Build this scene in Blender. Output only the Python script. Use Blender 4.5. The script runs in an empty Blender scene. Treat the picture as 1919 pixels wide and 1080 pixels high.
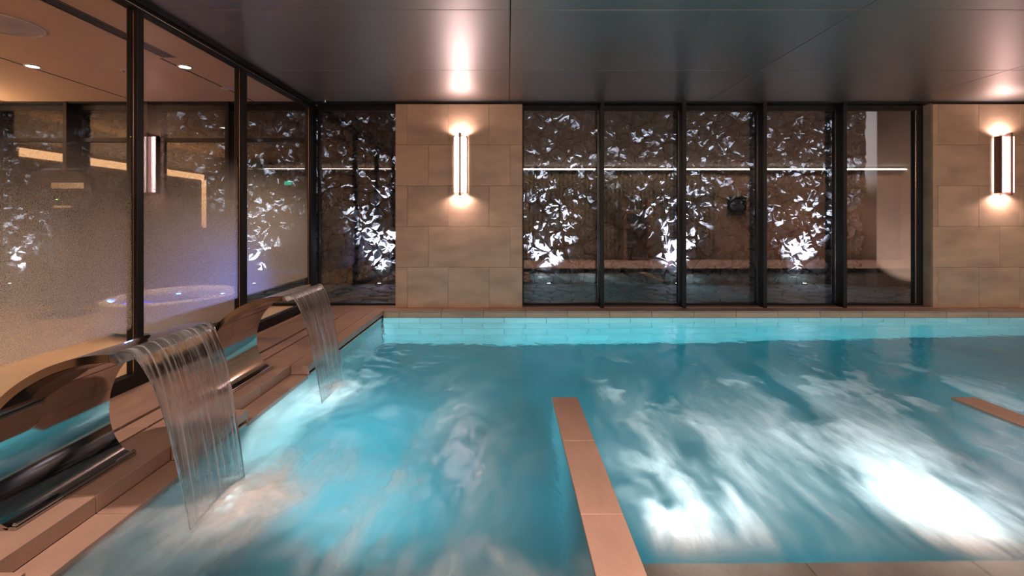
import bpy, math, random
import numpy as np
from mathutils import Vector
random.seed(7); rng = np.random.default_rng(7)
scene = bpy.context.scene
col = scene.collection
F = 853.0; CX = 952.0; CY = 412.0; EYE = 1.30

# ---------------------------------------------------------------- camera, world, exposure
cam_d = bpy.data.cameras.new('camera'); cam = bpy.data.objects.new('camera', cam_d); col.objects.link(cam)
cam_d.sensor_fit = 'HORIZONTAL'; cam_d.sensor_width = 36.0; cam_d.lens = F / 1919.0 * 36.0
cam_d.shift_x = (959.5 - CX) / 1919.0; cam_d.shift_y = -(540.0 - CY) / 1919.0
cam.location = (0, 0, EYE); cam.rotation_euler = (math.pi / 2, 0, 0)
cam_d.clip_start = 0.05
scene.camera = cam
scene.view_settings.view_transform = 'Standard'; scene.view_settings.look = 'None'
scene.view_settings.gamma = 1.0; scene.view_settings.use_curve_mapping = False
scene.view_settings.exposure = 0.6
w = bpy.data.worlds.new('night'); scene.world = w; w.use_nodes = True
w.node_tree.nodes['Background'].inputs[0].default_value = (0.35, 0.42, 0.6, 1)
w.node_tree.nodes['Background'].inputs[1].default_value = 0.012
cy = scene.cycles
cy.use_denoising = True
cy.max_bounces = 9; cy.diffuse_bounces = 4; cy.glossy_bounces = 5; cy.transmission_bounces = 8
cy.transparent_max_bounces = 16; cy.volume_bounces = 0
cy.caustics_reflective = False; cy.caustics_refractive = True; cy.blur_glossy = 1.0
cy.sample_clamp_indirect = 2.5; cy.sample_clamp_direct = 0

def lamp(name, kind, loc, target, energy, color, **kw):
    d = bpy.data.lights.new(name, kind); o = bpy.data.objects.new(name, d); col.objects.link(o)
    o.location = loc
    o.rotation_euler = (Vector(target) - Vector(loc)).to_track_quat('-Z', 'Y').to_euler()
    d.energy = energy; d.color = color
    for k, v in kw.items(): setattr(d, k, v)
    return o

WARM = (1.0, 0.66, 0.42); PINK = (1.0, 0.72, 0.6); COOL = (0.86, 0.87, 1.0); AQUA = (0.80, 0.95, 1.0)
# cove over the rear wall of the pool hall, runs its whole length
lamp('rear_cove_light', 'AREA', (5.4, -0.98, 2.93), (5.4, -0.1, 0.6), 230, (1.0, 0.74, 0.58), shape='RECTANGLE', size=16, size_y=0.05)
# recessed downlights over the rear deck
DOWN = [(-1.95, 1.0, 46), (0.9, 0.7, 46), (3.4, 0.4, 40), (6.2, 0.4, 40), (9.0, 0.4, 34)]
for x, y, e in DOWN:
    lamp('downlight_beam', 'SPOT', (x, y, 3.0), (x, y + 0.6, 0), e * 4.2, PINK, spot_size=math.radians(92), spot_blend=0.8, shadow_soft_size=0.05)
REAR_FILL = [(0.3, 'left of the oak shelf'), (2.2, 'nearest the oak shelf on its left'), (4.4, 'above the oak towel shelf'), (6.8, 'above the dark wall panel'), (9.4, 'second from the end wall'), (11.6, 'nearest the end wall')]  # extra row, added to brighten the rear deck mirrored in the windows
for x, _w in REAR_FILL:
    lamp('downlight_beam', 'SPOT', (x, -0.35, 3.0), (x, -0.2, 0), 190, PINK, spot_size=math.radians(88), spot_blend=0.6, shadow_soft_size=0.05)
# underwater lamps in the near pool wall, aimed along the pool
UW = [(-1.74, 2.85, -0.75, 115, 'in the left pool wall below the cascades'), (0.85, 1.95, -0.62, 40, 'close to the right side of the middle divider'), (2.15, 1.95, -0.62, 50, 'in the middle of the bay right of the middle divider'), (4.6, 1.95, -0.68, 110, 'just beyond the right hand divider'), (7.4, 1.95, -0.68, 90, 'added farthest right to brighten the far wall')]  # rightmost lamp is added to brighten the far right wall
for x, y, z, e, _w in UW:
    lamp('underwater_beam', 'SPOT', (x + (0.06 if x < -1 else 0), y + 0.05, z), (x + (1.7 if x < -1 else 0), y + 3, z + (0.1 if x < -1 else 1.2)), e, AQUA, spot_size=math.radians(158), spot_blend=0.7, shadow_soft_size=0.07)
for x, y, z, e, _w in UW:  # second spot per lamp, added to brighten the far pool wall
    lamp('far_wall_fill_beam', 'SPOT', (x + (0.06 if x < -1 else 0), y + 0.05, z), (x + (1.0 if x < -1 else 0.3), 6.4, -0.75), 190, AQUA, spot_size=math.radians(75 if x < -1 else 52), spot_blend=0.9, shadow_soft_size=0.07)
# uplights at the foot of the stone wall
UPL = [(-9.9, 120, 'at the far left end'), (-5.05, 260, 'behind the third pane of the glass partition'), (-2.56, 240, 'behind the corner window'), (-0.6, 120, 'hidden behind the tiled pier'), (0.81, 330, 'behind the first pane of the long window'), (3.37, 340, 'behind the second pane of the long window'), (5.90, 280, 'behind the fourth pane of the long window')]
for x, e, _w in UPL:
    lamp('uplight_beam', 'SPOT', (x, 9.05, 0.07), (x, 9.24, 1.6), e * 4.2, COOL, spot_size=math.radians(78), spot_blend=1.0, shadow_soft_size=0.03)
lamp('garden_end_beam', 'SPOT', (7.6, 7.4, 0.1), (8.0, 8.9, 1.1), 70, PINK, spot_size=math.radians(70), spot_blend=0.3, shadow_soft_size=0.03)
# spa room behind the glass partition: cove along its far side wall and recessed downlights
lamp('spa_cove_light', 'AREA', (-7.75, 4.0, 2.52), (-7.70, 4.0, 3.5), 130, WARM, shape='RECTANGLE', size=4.6, size_y=0.08)
for x, y in ((-5.38, 5.15), (-3.67, 5.17), (-3.65, 6.0), (-4.6, 2.4)):
    lamp('spa_downlight_beam', 'SPOT', (x, y, 3.0), (x, y, 0), 90, WARM, spot_size=math.radians(100), spot_blend=0.6, shadow_soft_size=0.04)
lamp('tub_blue_light', 'SPOT', (-4.7, 5.5, 0.42), (-2.9, 4.7, 0.05), 150, (0.1, 0.24, 1.0), shadow_soft_size=0.05, spot_size=math.radians(80), spot_blend=1.0)

# ---------------------------------------------------------------- materials
def new_mat(name):
    m = bpy.data.materials.new(name); m.use_nodes = True
    nt = m.node_tree; nt.nodes.clear()
    out = nt.nodes.new('ShaderNodeOutputMaterial')
    return m, nt, out
def N(nt, t, **kw):
    n = nt.nodes.new(t)
    for k, v in kw.items():
        if k in n.inputs.keys(): n.inputs[k].default_value = v
        else: setattr(n, k, v)
    return n
def L(nt, a, b): nt.links.new(a, b)
def rgb(c): return (c[0], c[1], c[2], 1.0)

def surf(name, base, rough=0.5, metal=0.0, var=0.15, scale=6.0, stretch=(1, 1, 1), bump=0.0, bscale=60.0, objvar=0.0, spec=0.5, detail=5.0, speck=0.0):
    m, nt, out = new_mat(name)
    p = N(nt, 'ShaderNodeBsdfPrincipled'); L(nt, p.outputs[0], out.inputs[0])
    p.inputs['Roughness'].default_value = rough; p.inputs['Metallic'].default_value = metal
    p.inputs['Specular IOR Level'].default_value = spec
    tc = N(nt, 'ShaderNodeTexCoord'); oi = N(nt, 'ShaderNodeObjectInfo')
    add = N(nt, 'ShaderNodeVectorMath', operation='MULTIPLY_ADD')
    comb = N(nt, 'ShaderNodeCombineXYZ')
    mul = N(nt, 'ShaderNodeMath', operation='MULTIPLY'); mul.inputs[1].default_value = 37.0
    L(nt, oi.outputs['Random'], mul.inputs[0])
    for i in range(3): L(nt, mul.outputs[0], comb.inputs[i])
    add.inputs[1].default_value = stretch
    L(nt, tc.outputs['Object'], add.inputs[0]); L(nt, comb.outputs[0], add.inputs[2])
    nz = N(nt, 'ShaderNodeTexNoise'); nz.inputs['Scale'].default_value = scale; nz.inputs['Detail'].default_value = detail
    L(nt, add.outputs[0], nz.inputs['Vector'])
    ramp = N(nt, 'ShaderNodeMapRange'); ramp.inputs['From Min'].default_value = 0.3; ramp.inputs['From Max'].default_value = 0.7
    ramp.inputs['To Min'].default_value = 1 - var; ramp.inputs['To Max'].default_value = 1 + var
    L(nt, nz.outputs[0], ramp.inputs[0])
    f = ramp.outputs[0]
    if objvar:
        mr = N(nt, 'ShaderNodeMapRange'); mr.inputs['To Min'].default_value = 1 - objvar; mr.inputs['To Max'].default_value = 1 + objvar
        L(nt, oi.outputs['Random'], mr.inputs[0])
        mm = N(nt, 'ShaderNodeMath', operation='MULTIPLY'); L(nt, f, mm.inputs[0]); L(nt, mr.outputs[0], mm.inputs[1]); f = mm.outputs[0]
    if speck:
        n2 = N(nt, 'ShaderNodeTexNoise'); n2.inputs['Scale'].default_value = 220.0; n2.inputs['Detail'].default_value = 2.0
        L(nt, add.outputs[0], n2.inputs['Vector'])
        r2 = N(nt, 'ShaderNodeMapRange'); r2.inputs['From Min'].default_value = 0.3; r2.inputs['From Max'].default_value = 0.7
        r2.inputs['To Min'].default_value = 1 - speck; r2.inputs['To Max'].default_value = 1 + speck
        L(nt, n2.outputs[0], r2.inputs[0])
        mm = N(nt, 'ShaderNodeMath', operation='MULTIPLY'); L(nt, f, mm.inputs[0]); L(nt, r2.outputs[0], mm.inputs[1]); f = mm.outputs[0]
    vm = N(nt, 'ShaderNodeVectorMath', operation='SCALE'); vm.inputs[0].default_value = base
    L(nt, f, vm.inputs['Scale']); L(nt, vm.outputs[0], p.inputs['Base Color'])
    if bump:
        n3 = N(nt, 'ShaderNodeTexNoise'); n3.inputs['Scale'].default_value = bscale; n3.inputs['Detail'].default_value = 6.0
        n3.inputs['Roughness'].default_value = 0.62
        L(nt, add.outputs[0], n3.inputs['Vector'])
        b = N(nt, 'ShaderNodeBump'); b.inputs['Strength'].default_value = 1.0; b.inputs['Distance'].default_value = bump
        L(nt, n3.outputs[0], b.inputs['Height']); L(nt, b.outputs[0], p.inputs['Normal'])
    return m

def emit(name, c, s):
    m, nt, out = new_mat(name)
    e = N(nt, 'ShaderNodeEmission'); e.inputs[0].default_value = rgb(c); e.inputs[1].default_value = s
    L(nt, e.outputs[0], out.inputs[0]); return m

M = {}
M['tile'] = surf('beige_stone_tile', (0.54, 0.355, 0.245), 0.45, var=0.2, scale=2.0, stretch=(1, 1, 2.4), bump=0.0006, bscale=30, objvar=0.05, speck=0.10)
M['deck'] = surf('deck_stone', (0.37, 0.238, 0.185), 0.5, var=0.10, scale=3.0, stretch=(3, 1, 1), bump=0.0007, bscale=90, objvar=0.05, speck=0.14)
M['grout'] = surf('dark_grout', (0.10, 0.085, 0.07), 0.8, var=0.1)
M['poolt'] = surf('pool_tile', (0.78, 0.82, 0.80), 0.35, var=0.08, scale=3, objvar=0.05, speck=0.05)
M['poolf'] = surf('pool_floor_tile', (0.15, 0.35, 0.40), 0.5, var=0.12, scale=1.3, objvar=0.03)
M['bench'] = surf('submerged_stone', (0.42, 0.33, 0.27), 0.5, var=0.2, scale=5, speck=0.2)
M['ceil'] = surf('satin_metal_panel', (0.50, 0.465, 0.455), 0.40, metal=1.0, var=0.03, scale=1.0, objvar=0.03)
M['black'] = surf('dark_bronze_metal', (0.012, 0.011, 0.012), 0.42, metal=0.0, var=0.1, spec=0.2)
M['void'] = surf('dark_recess', (0.012, 0.011, 0.010), 0.8, var=0.05)
M['gold'] = surf('brass_bead', (0.55, 0.38, 0.27), 0.25, metal=1.0, var=0.05)
M['steel'] = surf('polished_stainless_steel', (0.50, 0.46, 0.43), 0.07, metal=1.0, var=0.05, scale=4, bump=0.0)
M['steelb'] = surf('brushed_stainless_steel', (0.55, 0.50, 0.46), 0.22, metal=1.0, var=0.06, scale=4, stretch=(30, 1, 30))
M['plaster'] = surf('warm_plaster', (0.60, 0.42, 0.28), 0.85, var=0.03)
M['spafloor'] = surf('spa_floor_stone', (0.50, 0.37, 0.27), 0.4, var=0.12, scale=2, speck=0.15)
M['stone'] = surf('basalt_stone', (0.145, 0.158, 0.185), 0.62, var=0.35, scale=7, bump=0.05, bscale=15, objvar=0.35, detail=8, spec=0.6)
M['mortar'] = surf('dark_mortar', (0.035, 0.033, 0.033), 0.9, var=0.2, bump=0.01, bscale=30)
M['paving'] = surf('dark_paving_stone', (0.10, 0.10, 0.10), 0.6, var=0.3, scale=8, bump=0.006, bscale=20, objvar=0.3)
M['render'] = surf('grey_render', (0.36, 0.31, 0.28), 0.85, var=0.05)
M['wood'] = surf('oak_wood', (0.42, 0.22, 0.12), 0.45, var=0.2, scale=5, stretch=(1, 1, 8))
M['flute'] = surf('fluted_taupe_panel', (0.36, 0.30, 0.2), 0.6, var=0.1)
M['towel'] = surf('white_terry', (0.75, 0.70, 0.66), 0.95, var=0.05, bump=0.002, bscale=200)
M['white'] = surf('white_acrylic', (0.75, 0.72, 0.72), 0.3, var=0.02)
M['bronze'] = surf('copper_bronze_metal', (0.22, 0.13, 0.11), 0.35, metal=0.7, var=0.08)
M['diff'] = emit('sconce_diffuser_light', (1.0, 0.74, 0.72), 15.0)
M['lens'] = emit('uplight_lens_light', (0.92, 0.93, 1.0), 60.0)
M['cove'] = emit('warm_cove_light', (1.0, 0.52, 0.25), 5.5)
M['coveline'] = emit('cove_strip_light', (1.0, 0.86, 0.78), 9.0)
M['dl'] = emit('downlight_lens', (1.0, 0.93, 0.88), 12.0)
M['green'] = emit('green_sign_light', (0.05, 0.8, 0.55), 3.0)
M['uwl'] = emit('underwater_lens_light', (0.85, 1.0, 1.0), 12.0)

def glass_mat(name, frost=False):
    base_r = 0.05 if frost else 0.10
    m, nt, out = new_mat(name)
    tr = N(nt, 'ShaderNodeBsdfTransparent'); tr.inputs[0].default_value = (0.93, 0.94, 0.93, 1)
    gl = N(nt, 'ShaderNodeBsdfGlossy'); gl.inputs['Roughness'].default_value = 0.0
    g0 = N(nt, 'ShaderNodeNewGeometry'); dt = N(nt, 'ShaderNodeVectorMath', operation='DOT_PRODUCT')
    L(nt, g0.outputs['Incoming'], dt.inputs[0]); L(nt, g0.outputs['Normal'], dt.inputs[1])
    ab = N(nt, 'ShaderNodeMath', operation='ABSOLUTE'); L(nt, dt.outputs['Value'], ab.inputs[0])
    om = N(nt, 'ShaderNodeMath', operation='SUBTRACT'); om.inputs[0].default_value = 1.0; L(nt, ab.outputs[0], om.inputs[1])
    pw_ = N(nt, 'ShaderNodeMath', operation='POWER'); L(nt, om.outputs[0], pw_.inputs[0]); pw_.inputs[1].default_value = 5.0
    ma = N(nt, 'ShaderNodeMath', operation='MULTIPLY_ADD', use_clamp=True); L(nt, pw_.outputs[0], ma.inputs[0]); ma.inputs[1].default_value = 0.9; ma.inputs[2].default_value = base_r
    mx = N(nt, 'ShaderNodeMixShader'); L(nt, ma.outputs[0], mx.inputs[0]); L(nt, tr.outputs[0], mx.inputs[1]); L(nt, gl.outputs[0], mx.inputs[2])
    res = mx.outputs[0]
    if frost:
        g = N(nt, 'ShaderNodeNewGeometry'); sp = N(nt, 'ShaderNodeSeparateXYZ'); L(nt, g.outputs['Position'], sp.inputs[0])
        a = N(nt, 'ShaderNodeMapRange', interpolation_type='SMOOTHSTEP')
        a.inputs['From Min'].default_value = 2.0; a.inputs['From Max'].default_value = 0.95; a.inputs['To Min'].default_value = 0.0; a.inputs['To Max'].default_value = 0.46
        L(nt, sp.outputs[2], a.inputs[0])
        b = N(nt, 'ShaderNodeMapRange'); b.inputs['From Min'].default_value = 0.44; b.inputs['From Max'].default_value = 0.47
        L(nt, sp.outputs[2], b.inputs[0])
        nz = N(nt, 'ShaderNodeTexNoise'); nz.inputs['Scale'].default_value = 130.0; nz.inputs['Detail'].default_value = 1.0
        L(nt, g.outputs['Position'], nz.inputs['Vector'])
        c = N(nt, 'ShaderNodeMapRange'); c.inputs['From Min'].default_value = 0.38; c.inputs['From Max'].default_value = 0.62; c.inputs['To Min'].default_value = 0.45; c.inputs['To Max'].default_value = 1.5
        L(nt, nz.outputs[0], c.inputs[0])
        m1 = N(nt, 'ShaderNodeMath', operation='MULTIPLY'); L(nt, a.outputs[0], m1.inputs[0]); L(nt, b.outputs[0], m1.inputs[1])
        m2 = N(nt, 'ShaderNodeMath', operation='MULTIPLY'); L(nt, m1.outputs[0], m2.inputs[0]); L(nt, c.outputs[0], m2.inputs[1])
        d = N(nt, 'ShaderNodeBsdfDiffuse'); d.inputs[0].default_value = (0.68, 0.70, 0.70, 1)
        t = N(nt, 'ShaderNodeBsdfTranslucent'); t.inputs[0].default_value = (0.68, 0.70, 0.70, 1)
        dm = N(nt, 'ShaderNodeMixShader'); dm.inputs[0].default_value = 0.6; L(nt, d.outputs[0], dm.inputs[1]); L(nt, t.outputs[0], dm.inputs[2])
        m3 = N(nt, 'ShaderNodeMixShader'); L(nt, m2.outputs[0], m3.inputs[0]); L(nt, res, m3.inputs[1]); L(nt, dm.outputs[0], m3.inputs[2])
        res = m3.outputs[0]
    L(nt, res, out.inputs[0]); return m
M['glass'] = glass_mat('clear_window_glass')
M['frost'] = glass_mat('speckled_frosted_glass', True)

def foam_bsdf(nt, diff=0.55):
    d = N(nt, 'ShaderNodeBsdfDiffuse'); d.inputs[0].default_value = (0.86, 0.88, 0.90, 1)
    t = N(nt, 'ShaderNodeBsdfTranslucent'); t.inputs[0].default_value = (0.86, 0.90, 0.92, 1)
    x = N(nt, 'ShaderNodeMixShader'); x.inputs[0].default_value = 1 - diff
    L(nt, d.outputs[0], x.inputs[1]); L(nt, t.outputs[0], x.inputs[2]); return x.outputs[0]

def water_mat():
    m, nt, out = new_mat('pool_water')
    g = N(nt, 'ShaderNodeBsdfGlass'); g.inputs['IOR'].default_value = 1.33; g.inputs['Roughness'].default_value = 0.03
    geo = N(nt, 'ShaderNodeNewGeometry')
    # churned by the jets near the benches, calm towards the far wall
    sy_ = N(nt, 'ShaderNodeSeparateXYZ'); L(nt, geo.outputs['Position'], sy_.inputs[0])
    rg = N(nt, 'ShaderNodeMapRange', interpolation_type='SMOOTHSTEP'); rg.inputs['From Min'].default_value = 5.3; rg.inputs['From Max'].default_value = 3.0
    rg.inputs['To Min'].default_value = 0.035; rg.inputs['To Max'].default_value = 0.24
    L(nt, sy_.outputs[1], rg.inputs[0]); L(nt, rg.outputs[0], g.inputs['Roughness'])
    mp = N(nt, 'ShaderNodeMapping'); mp.inputs['Scale'].default_value = (1.0, 0.6, 1.0)
    L(nt, geo.outputs['Position'], mp.inputs[0])
    nz = N(nt, 'ShaderNodeTexNoise'); nz.inputs['Scale'].default_value = 9.0; nz.inputs['Detail'].default_value = 5.0; nz.inputs['Distortion'].default_value = 0.6
    L(nt, mp.outputs[0], nz.inputs['Vector'])
    b = N(nt, 'ShaderNodeBump'); b.inputs['Distance'].default_value = 0.010; b.inputs['Strength'].default_value = 0.5
    L(nt, nz.outputs[0], b.inputs['Height']); L(nt, b.outputs[0], g.inputs['Normal'])
    at = N(nt, 'ShaderNodeAttribute', attribute_name='foam')
    n2 = N(nt, 'ShaderNodeTexNoise'); n2.inputs['Scale'].default_value = 6.0; n2.inputs['Detail'].default_value = 5.0; n2.inputs['Distortion'].default_value = 0.35; n2.inputs['Roughness'].default_value = 0.55
    mp2 = N(nt, 'ShaderNodeMapping'); mp2.inputs['Scale'].default_value = (1.9, 0.6, 1.0); mp2.inputs['Rotation'].default_value = (0, 0, 0.15)
    L(nt, geo.outputs['Position'], mp2.inputs[0]); L(nt, mp2.outputs[0], n2.inputs['Vector'])
    c = N(nt, 'ShaderNodeMapRange'); c.inputs['From Min'].default_value = 0.3; c.inputs['From Max'].default_value = 0.7; c.inputs['To Min'].default_value = 0.6; c.inputs['To Max'].default_value = 1.3
    L(nt, n2.outputs[0], c.inputs[0])
    mm = N(nt, 'ShaderNodeMath', operation='MULTIPLY', use_clamp=True); L(nt, at.outputs['Fac'], mm.inputs[0]); L(nt, c.outputs[0], mm.inputs[1])
    mx = N(nt, 'ShaderNodeMixShader'); L(nt, mm.outputs[0], mx.inputs[0]); L(nt, g.outputs[0], mx.inputs[1]); L(nt, foam_bsdf(nt, 0.45), mx.inputs[2])
    L(nt, mx.outputs[0], out.inputs[0])
    v = N(nt, 'ShaderNodeVolumeAbsorption'); v.inputs['Color'].default_value = (0.05, 0.81, 0.89, 1); v.inputs['Density'].default_value = 0.32
    L(nt, v.outputs[0], out.inputs['Volume'])
    return m
M['water'] = water_mat()

def fall_mat():
    m, nt, out = new_mat('falling_water')
    g = N(nt, 'ShaderNodeBsdfGlass'); g.inputs['IOR'].default_value = 1.30; g.inputs['Roughness'].default_value = 0.02
    t = N(nt, 'ShaderNodeBsdfTransparent')
    geo = N(nt, 'ShaderNodeNewGeometry')
    mp = N(nt, 'ShaderNodeMapping'); mp.inputs['Scale'].default_value = (3, 45.0, 1.2); L(nt, geo.outputs['Position'], mp.inputs[0])
    nz = N(nt, 'ShaderNodeTexNoise'); nz.inputs['Scale'].default_value = 1.5; nz.inputs['Detail'].default_value = 4.0
    L(nt, mp.outputs[0], nz.inputs['Vector'])
    b = N(nt, 'ShaderNodeBump'); b.inputs['Distance'].default_value = 0.004; b.inputs['Strength'].default_value = 0.7
    L(nt, nz.outputs[0], b.inputs['Height']); L(nt, b.outputs[0], g.inputs['Normal'])
    mx = N(nt, 'ShaderNodeMixShader'); mx.inputs[0].default_value = 0.72
    L(nt, t.outputs[0], mx.inputs[1]); L(nt, g.outputs[0], mx.inputs[2])
    c = N(nt, 'ShaderNodeMapRange'); c.inputs['From Min'].default_value = 0.5; c.inputs['From Max'].default_value = 0.8; c.inputs['To Min'].default_value = 0.0; c.inputs['To Max'].default_value = 0.5
    L(nt, nz.outputs[0], c.inputs[0])
    m2 = N(nt, 'ShaderNodeMixShader'); L(nt, c.outputs[0], m2.inputs[0]); L(nt, mx.outputs[0], m2.inputs[1]); L(nt, foam_bsdf(nt, 0.5), m2.inputs[2])
    L(nt, m2.outputs[0], out.inputs[0]); return m
M['fall'] = fall_mat()

def splash_mat():
    m, nt, out = new_mat('splash_foam')
    t = N(nt, 'ShaderNodeBsdfTransparent'); at = N(nt, 'ShaderNodeAttribute', attribute_name='foam')
    geo = N(nt, 'ShaderNodeNewGeometry')
    nz = N(nt, 'ShaderNodeTexNoise'); nz.inputs['Scale'].default_value = 7.0; nz.inputs['Detail'].default_value = 4.0
    L(nt, geo.outputs['Position'], nz.inputs['Vector'])
    c = N(nt, 'ShaderNodeMapRange'); c.inputs['From Min'].default_value = 0.3; c.inputs['From Max'].default_value = 0.65; c.inputs['To Min'].default_value = 0.45; c.inputs['To Max'].default_value = 1.1
    L(nt, nz.outputs[0], c.inputs[0])
    mm = N(nt, 'ShaderNodeMath', operation='MULTIPLY', use_clamp=True); L(nt, at.outputs['Fac'], mm.inputs[0]); L(nt, c.outputs[0], mm.inputs[1])
    mx = N(nt, 'ShaderNodeMixShader'); L(nt, mm.outputs[0], mx.inputs[0]); L(nt, t.outputs[0], mx.inputs[1]); L(nt, foam_bsdf(nt, 0.6), mx.inputs[2])
    L(nt, mx.outputs[0], out.inputs[0]); return m
M['splash'] = splash_mat()

# ---------------------------------------------------------------- mesh helpers
class MB:
    def __init__(s): s.v = []; s.f = []
    def add(s, vs, fs):
        b = len(s.v); s.v += [tuple(p) for p in vs]; s.f += [tuple(b + i for i in f) for f in fs]; return s
    def box(s, x0, x1, y0, y1, z0, z1, c=0.0):
        """box; with c > 0 the edges are chamfered"""
        if c <= 0:
            vs = [(x, y, z) for x in (x0, x1) for y in (y0, y1) for z in (z0, z1)]
            return s.add(vs, [(0, 1, 3, 2), (4, 6, 7, 5), (0, 4, 5, 1), (2, 3, 7, 6), (0, 2, 6, 4), (1, 5, 7, 3)])
        lo = (x0, y0, z0); hi = (x1, y1, z1); idx = {}; vs = []
        for sx in (0, 1):
            for sy in (0, 1):
                for sz in (0, 1):
                    sg = (sx, sy, sz)
                    for ax in range(3):
                        p = []
                        for k in range(3):
                            base = hi[k] if sg[k] else lo[k]
                            if k != ax: base += -c if sg[k] else c
                            p.append(base)
                        idx[(sg, ax)] = len(vs); vs.append(tuple(p))
        fs = []
        for ax in range(3):
            a, b = [k for k in range(3) if k != ax]
            for sd in (0, 1):
                q = []
                for (u, v) in ((0, 0), (1, 0), (1, 1), (0, 1)):
                    sg = [0, 0, 0]; sg[ax] = sd; sg[a] = u; sg[b] = v; q.append(idx[(tuple(sg), ax)])
                fs.append(tuple(q))
            for u in (0, 1):
                for v in (0, 1):
                    s0 = [0, 0, 0]; s1 = [0, 0, 0]; s1[ax] = 1
                    s0[a] = s1[a] = u; s0[b] = s1[b] = v
                    s0 = tuple(s0); s1 = tuple(s1)
                    fs.append((idx[(s0, a)], idx[(s1, a)], idx[(s1, b)], idx[(s0, b)]))
        for sx in (0, 1):
            for sy in (0, 1):
                for sz in (0, 1):
                    sg = (sx, sy, sz); fs.append((idx[(sg, 0)], idx[(sg, 1)], idx[(sg, 2)]))
        return s.add(vs, fs)
    def cyl(s, c, r, h, axis=2, n=20, r2=None):
        r2 = r if r2 is None else r2; vs = []
        for k, (rr, t) in enumerate(((r, 0), (r2, h))):
            for i in range(n):
                a = 2 * math.pi * i / n; p = [0, 0, 0]; u, v = [q for q in range(3) if q != axis]
                p[u] = c[u] + rr * math.cos(a); p[v] = c[v] + rr * math.sin(a); p[axis] = c[axis] + t; vs.append(p)
        fs = [(i, (i + 1) % n, n + (i + 1) % n, n + i) for i in range(n)] + [tuple(range(n))[::-1], tuple(range(n, 2 * n))]
        return s.add(vs, fs)
    def lathe(s, c, prof, n=28, sx=1.0, sy=1.0, closed=False):
        vs = []; m = len(prof)
        for (r, z) in prof:
            for i in range(n):
                a = 2 * math.pi * i / n; vs.append((c[0] + sx * r * math.cos(a), c[1] + sy * r * math.sin(a), c[2] + z))
        fs = [(k * n + i, k * n + (i + 1) % n, (k + 1) * n + (i + 1) % n, (k + 1) * n + i) for k in range(m - 1) for i in range(n)]
        fs += [tuple(range(n))[::-1], tuple(range((m - 1) * n, m * n))]
        return s.add(vs, fs)
    def build(s, name, m, parent=None, smooth=False, loc=None):
        me = bpy.data.meshes.new(name); me.from_pydata(s.v, [], s.f); me.update()
        import bmesh
        b = bmesh.new(); b.from_mesh(me); bmesh.ops.recalc_face_normals(b, faces=b.faces); b.to_mesh(me); b.free()
        if m: me.materials.append(M[m] if isinstance(m, str) else m)
        if smooth:
            me.polygons.foreach_set('use_smooth', [True] * len(me.polygons))
            if smooth != 'all': me.set_sharp_from_angle(angle=math.radians(35))
        return link(name, me, parent, loc)
def link(name, me, parent=None, loc=None):
    o = bpy.data.objects.new(name, me); col.objects.link(o)
    if parent is not None: o.parent = parent
    if loc is not None: o.location = loc
    return o
def tag(o, label=None, cat=None, group=None, kind=None):
    if label: o['label'] = label
    if cat: o['category'] = cat
    if group: o['group'] = group
    if kind: o['kind'] = kind
    return o
def empty(name, loc=(0, 0, 0)):
    o = bpy.data.objects.new(name, None); col.objects.link(o); o.location = loc; return o
def structure(o, label): return tag(o, label, None, None, 'structure')
_shared = {}
def piece(name, x0, x1, y0, y1, z0, z1, m, parent, c=0.002):
    """one tile or board, its mesh shared between pieces of the same size; parents sit at the origin"""
    key = (name, m, round(x1 - x0, 4), round(y1 - y0, 4), round(z1 - z0, 4))
    cx, cy_, cz = (x0 + x1) / 2, (y0 + y1) / 2, (z0 + z1) / 2
    if key not in _shared:
        hx, hy, hz = (x1 - x0) / 2, (y1 - y0) / 2, (z1 - z0) / 2
        o = MB().box(-hx, hx, -hy, hy, -hz, hz, min(c, hx * .4, hy * .4, hz * .4)).build(name, m, parent, loc=(cx, cy_, cz))
        _shared[key] = o.data; return o
    return link(name, _shared[key], parent, (cx, cy_, cz))

# ---------------------------------------------------------------- dimensions
YW = 6.69      # face of the tiled piers
YG = 6.87      # window glass line
ZC = 3.04      # ceiling
ZW = -0.10     # water level
XP = -1.78     # left pool edge
YP = 6.485     # far pool edge
YN = 1.60      # near pool edge
XG = -2.89     # glass partition
XR = 12.9      # right end
G = 0.0025     # half joint

# ---------------------------------------------------------------- back wall piers, tiled
def tiled_wall(o, x0, x1, rows, joints):
    for r in range(5):
        z1_ = 3.0 - 0.6 * r; z0_ = z1_ - 0.6
        js = [x0] + [j for j in joints[r % 2] if x0 + 0.03 < j < x1 - 0.03] + [x1]
        for a, b in zip(js[:-1], js[1:]):
            piece('wall_tile', a + G * 0.6, b - G * 0.6, YW, YW + 0.02, z0_ + G * 0.6, z1_ - G * 0.6, 'tile', o, 0.0015)
px = lambda x, Y=YW: (x - CX) * Y / F
def pier(x0, x1, label):
    o = MB().box(x0, x1, YW + 0.018, YW + 0.33, -0.05, ZC + 0.05).build('wall_back', 'tile')
    structure(o, label)
    j0 = [px(840) + 0.6 * k for k in range(-30, 30)]; j1 = [px(803) + 1.2 * k for k in range(-20, 20)]
    tiled_wall(o, x0, x1, 5, (j0, j1))
    MB().box(x0, x1, YW + 0.004, YW + 0.02, 3.003, ZC).build('ceiling_bead', 'black', o)
    return o
pier(px(741), px(979), 'beige stone tiled pier between the corner window and the long window')
pier(px(1748), XR, 'beige stone tiled wall to the right of the long window')

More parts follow.
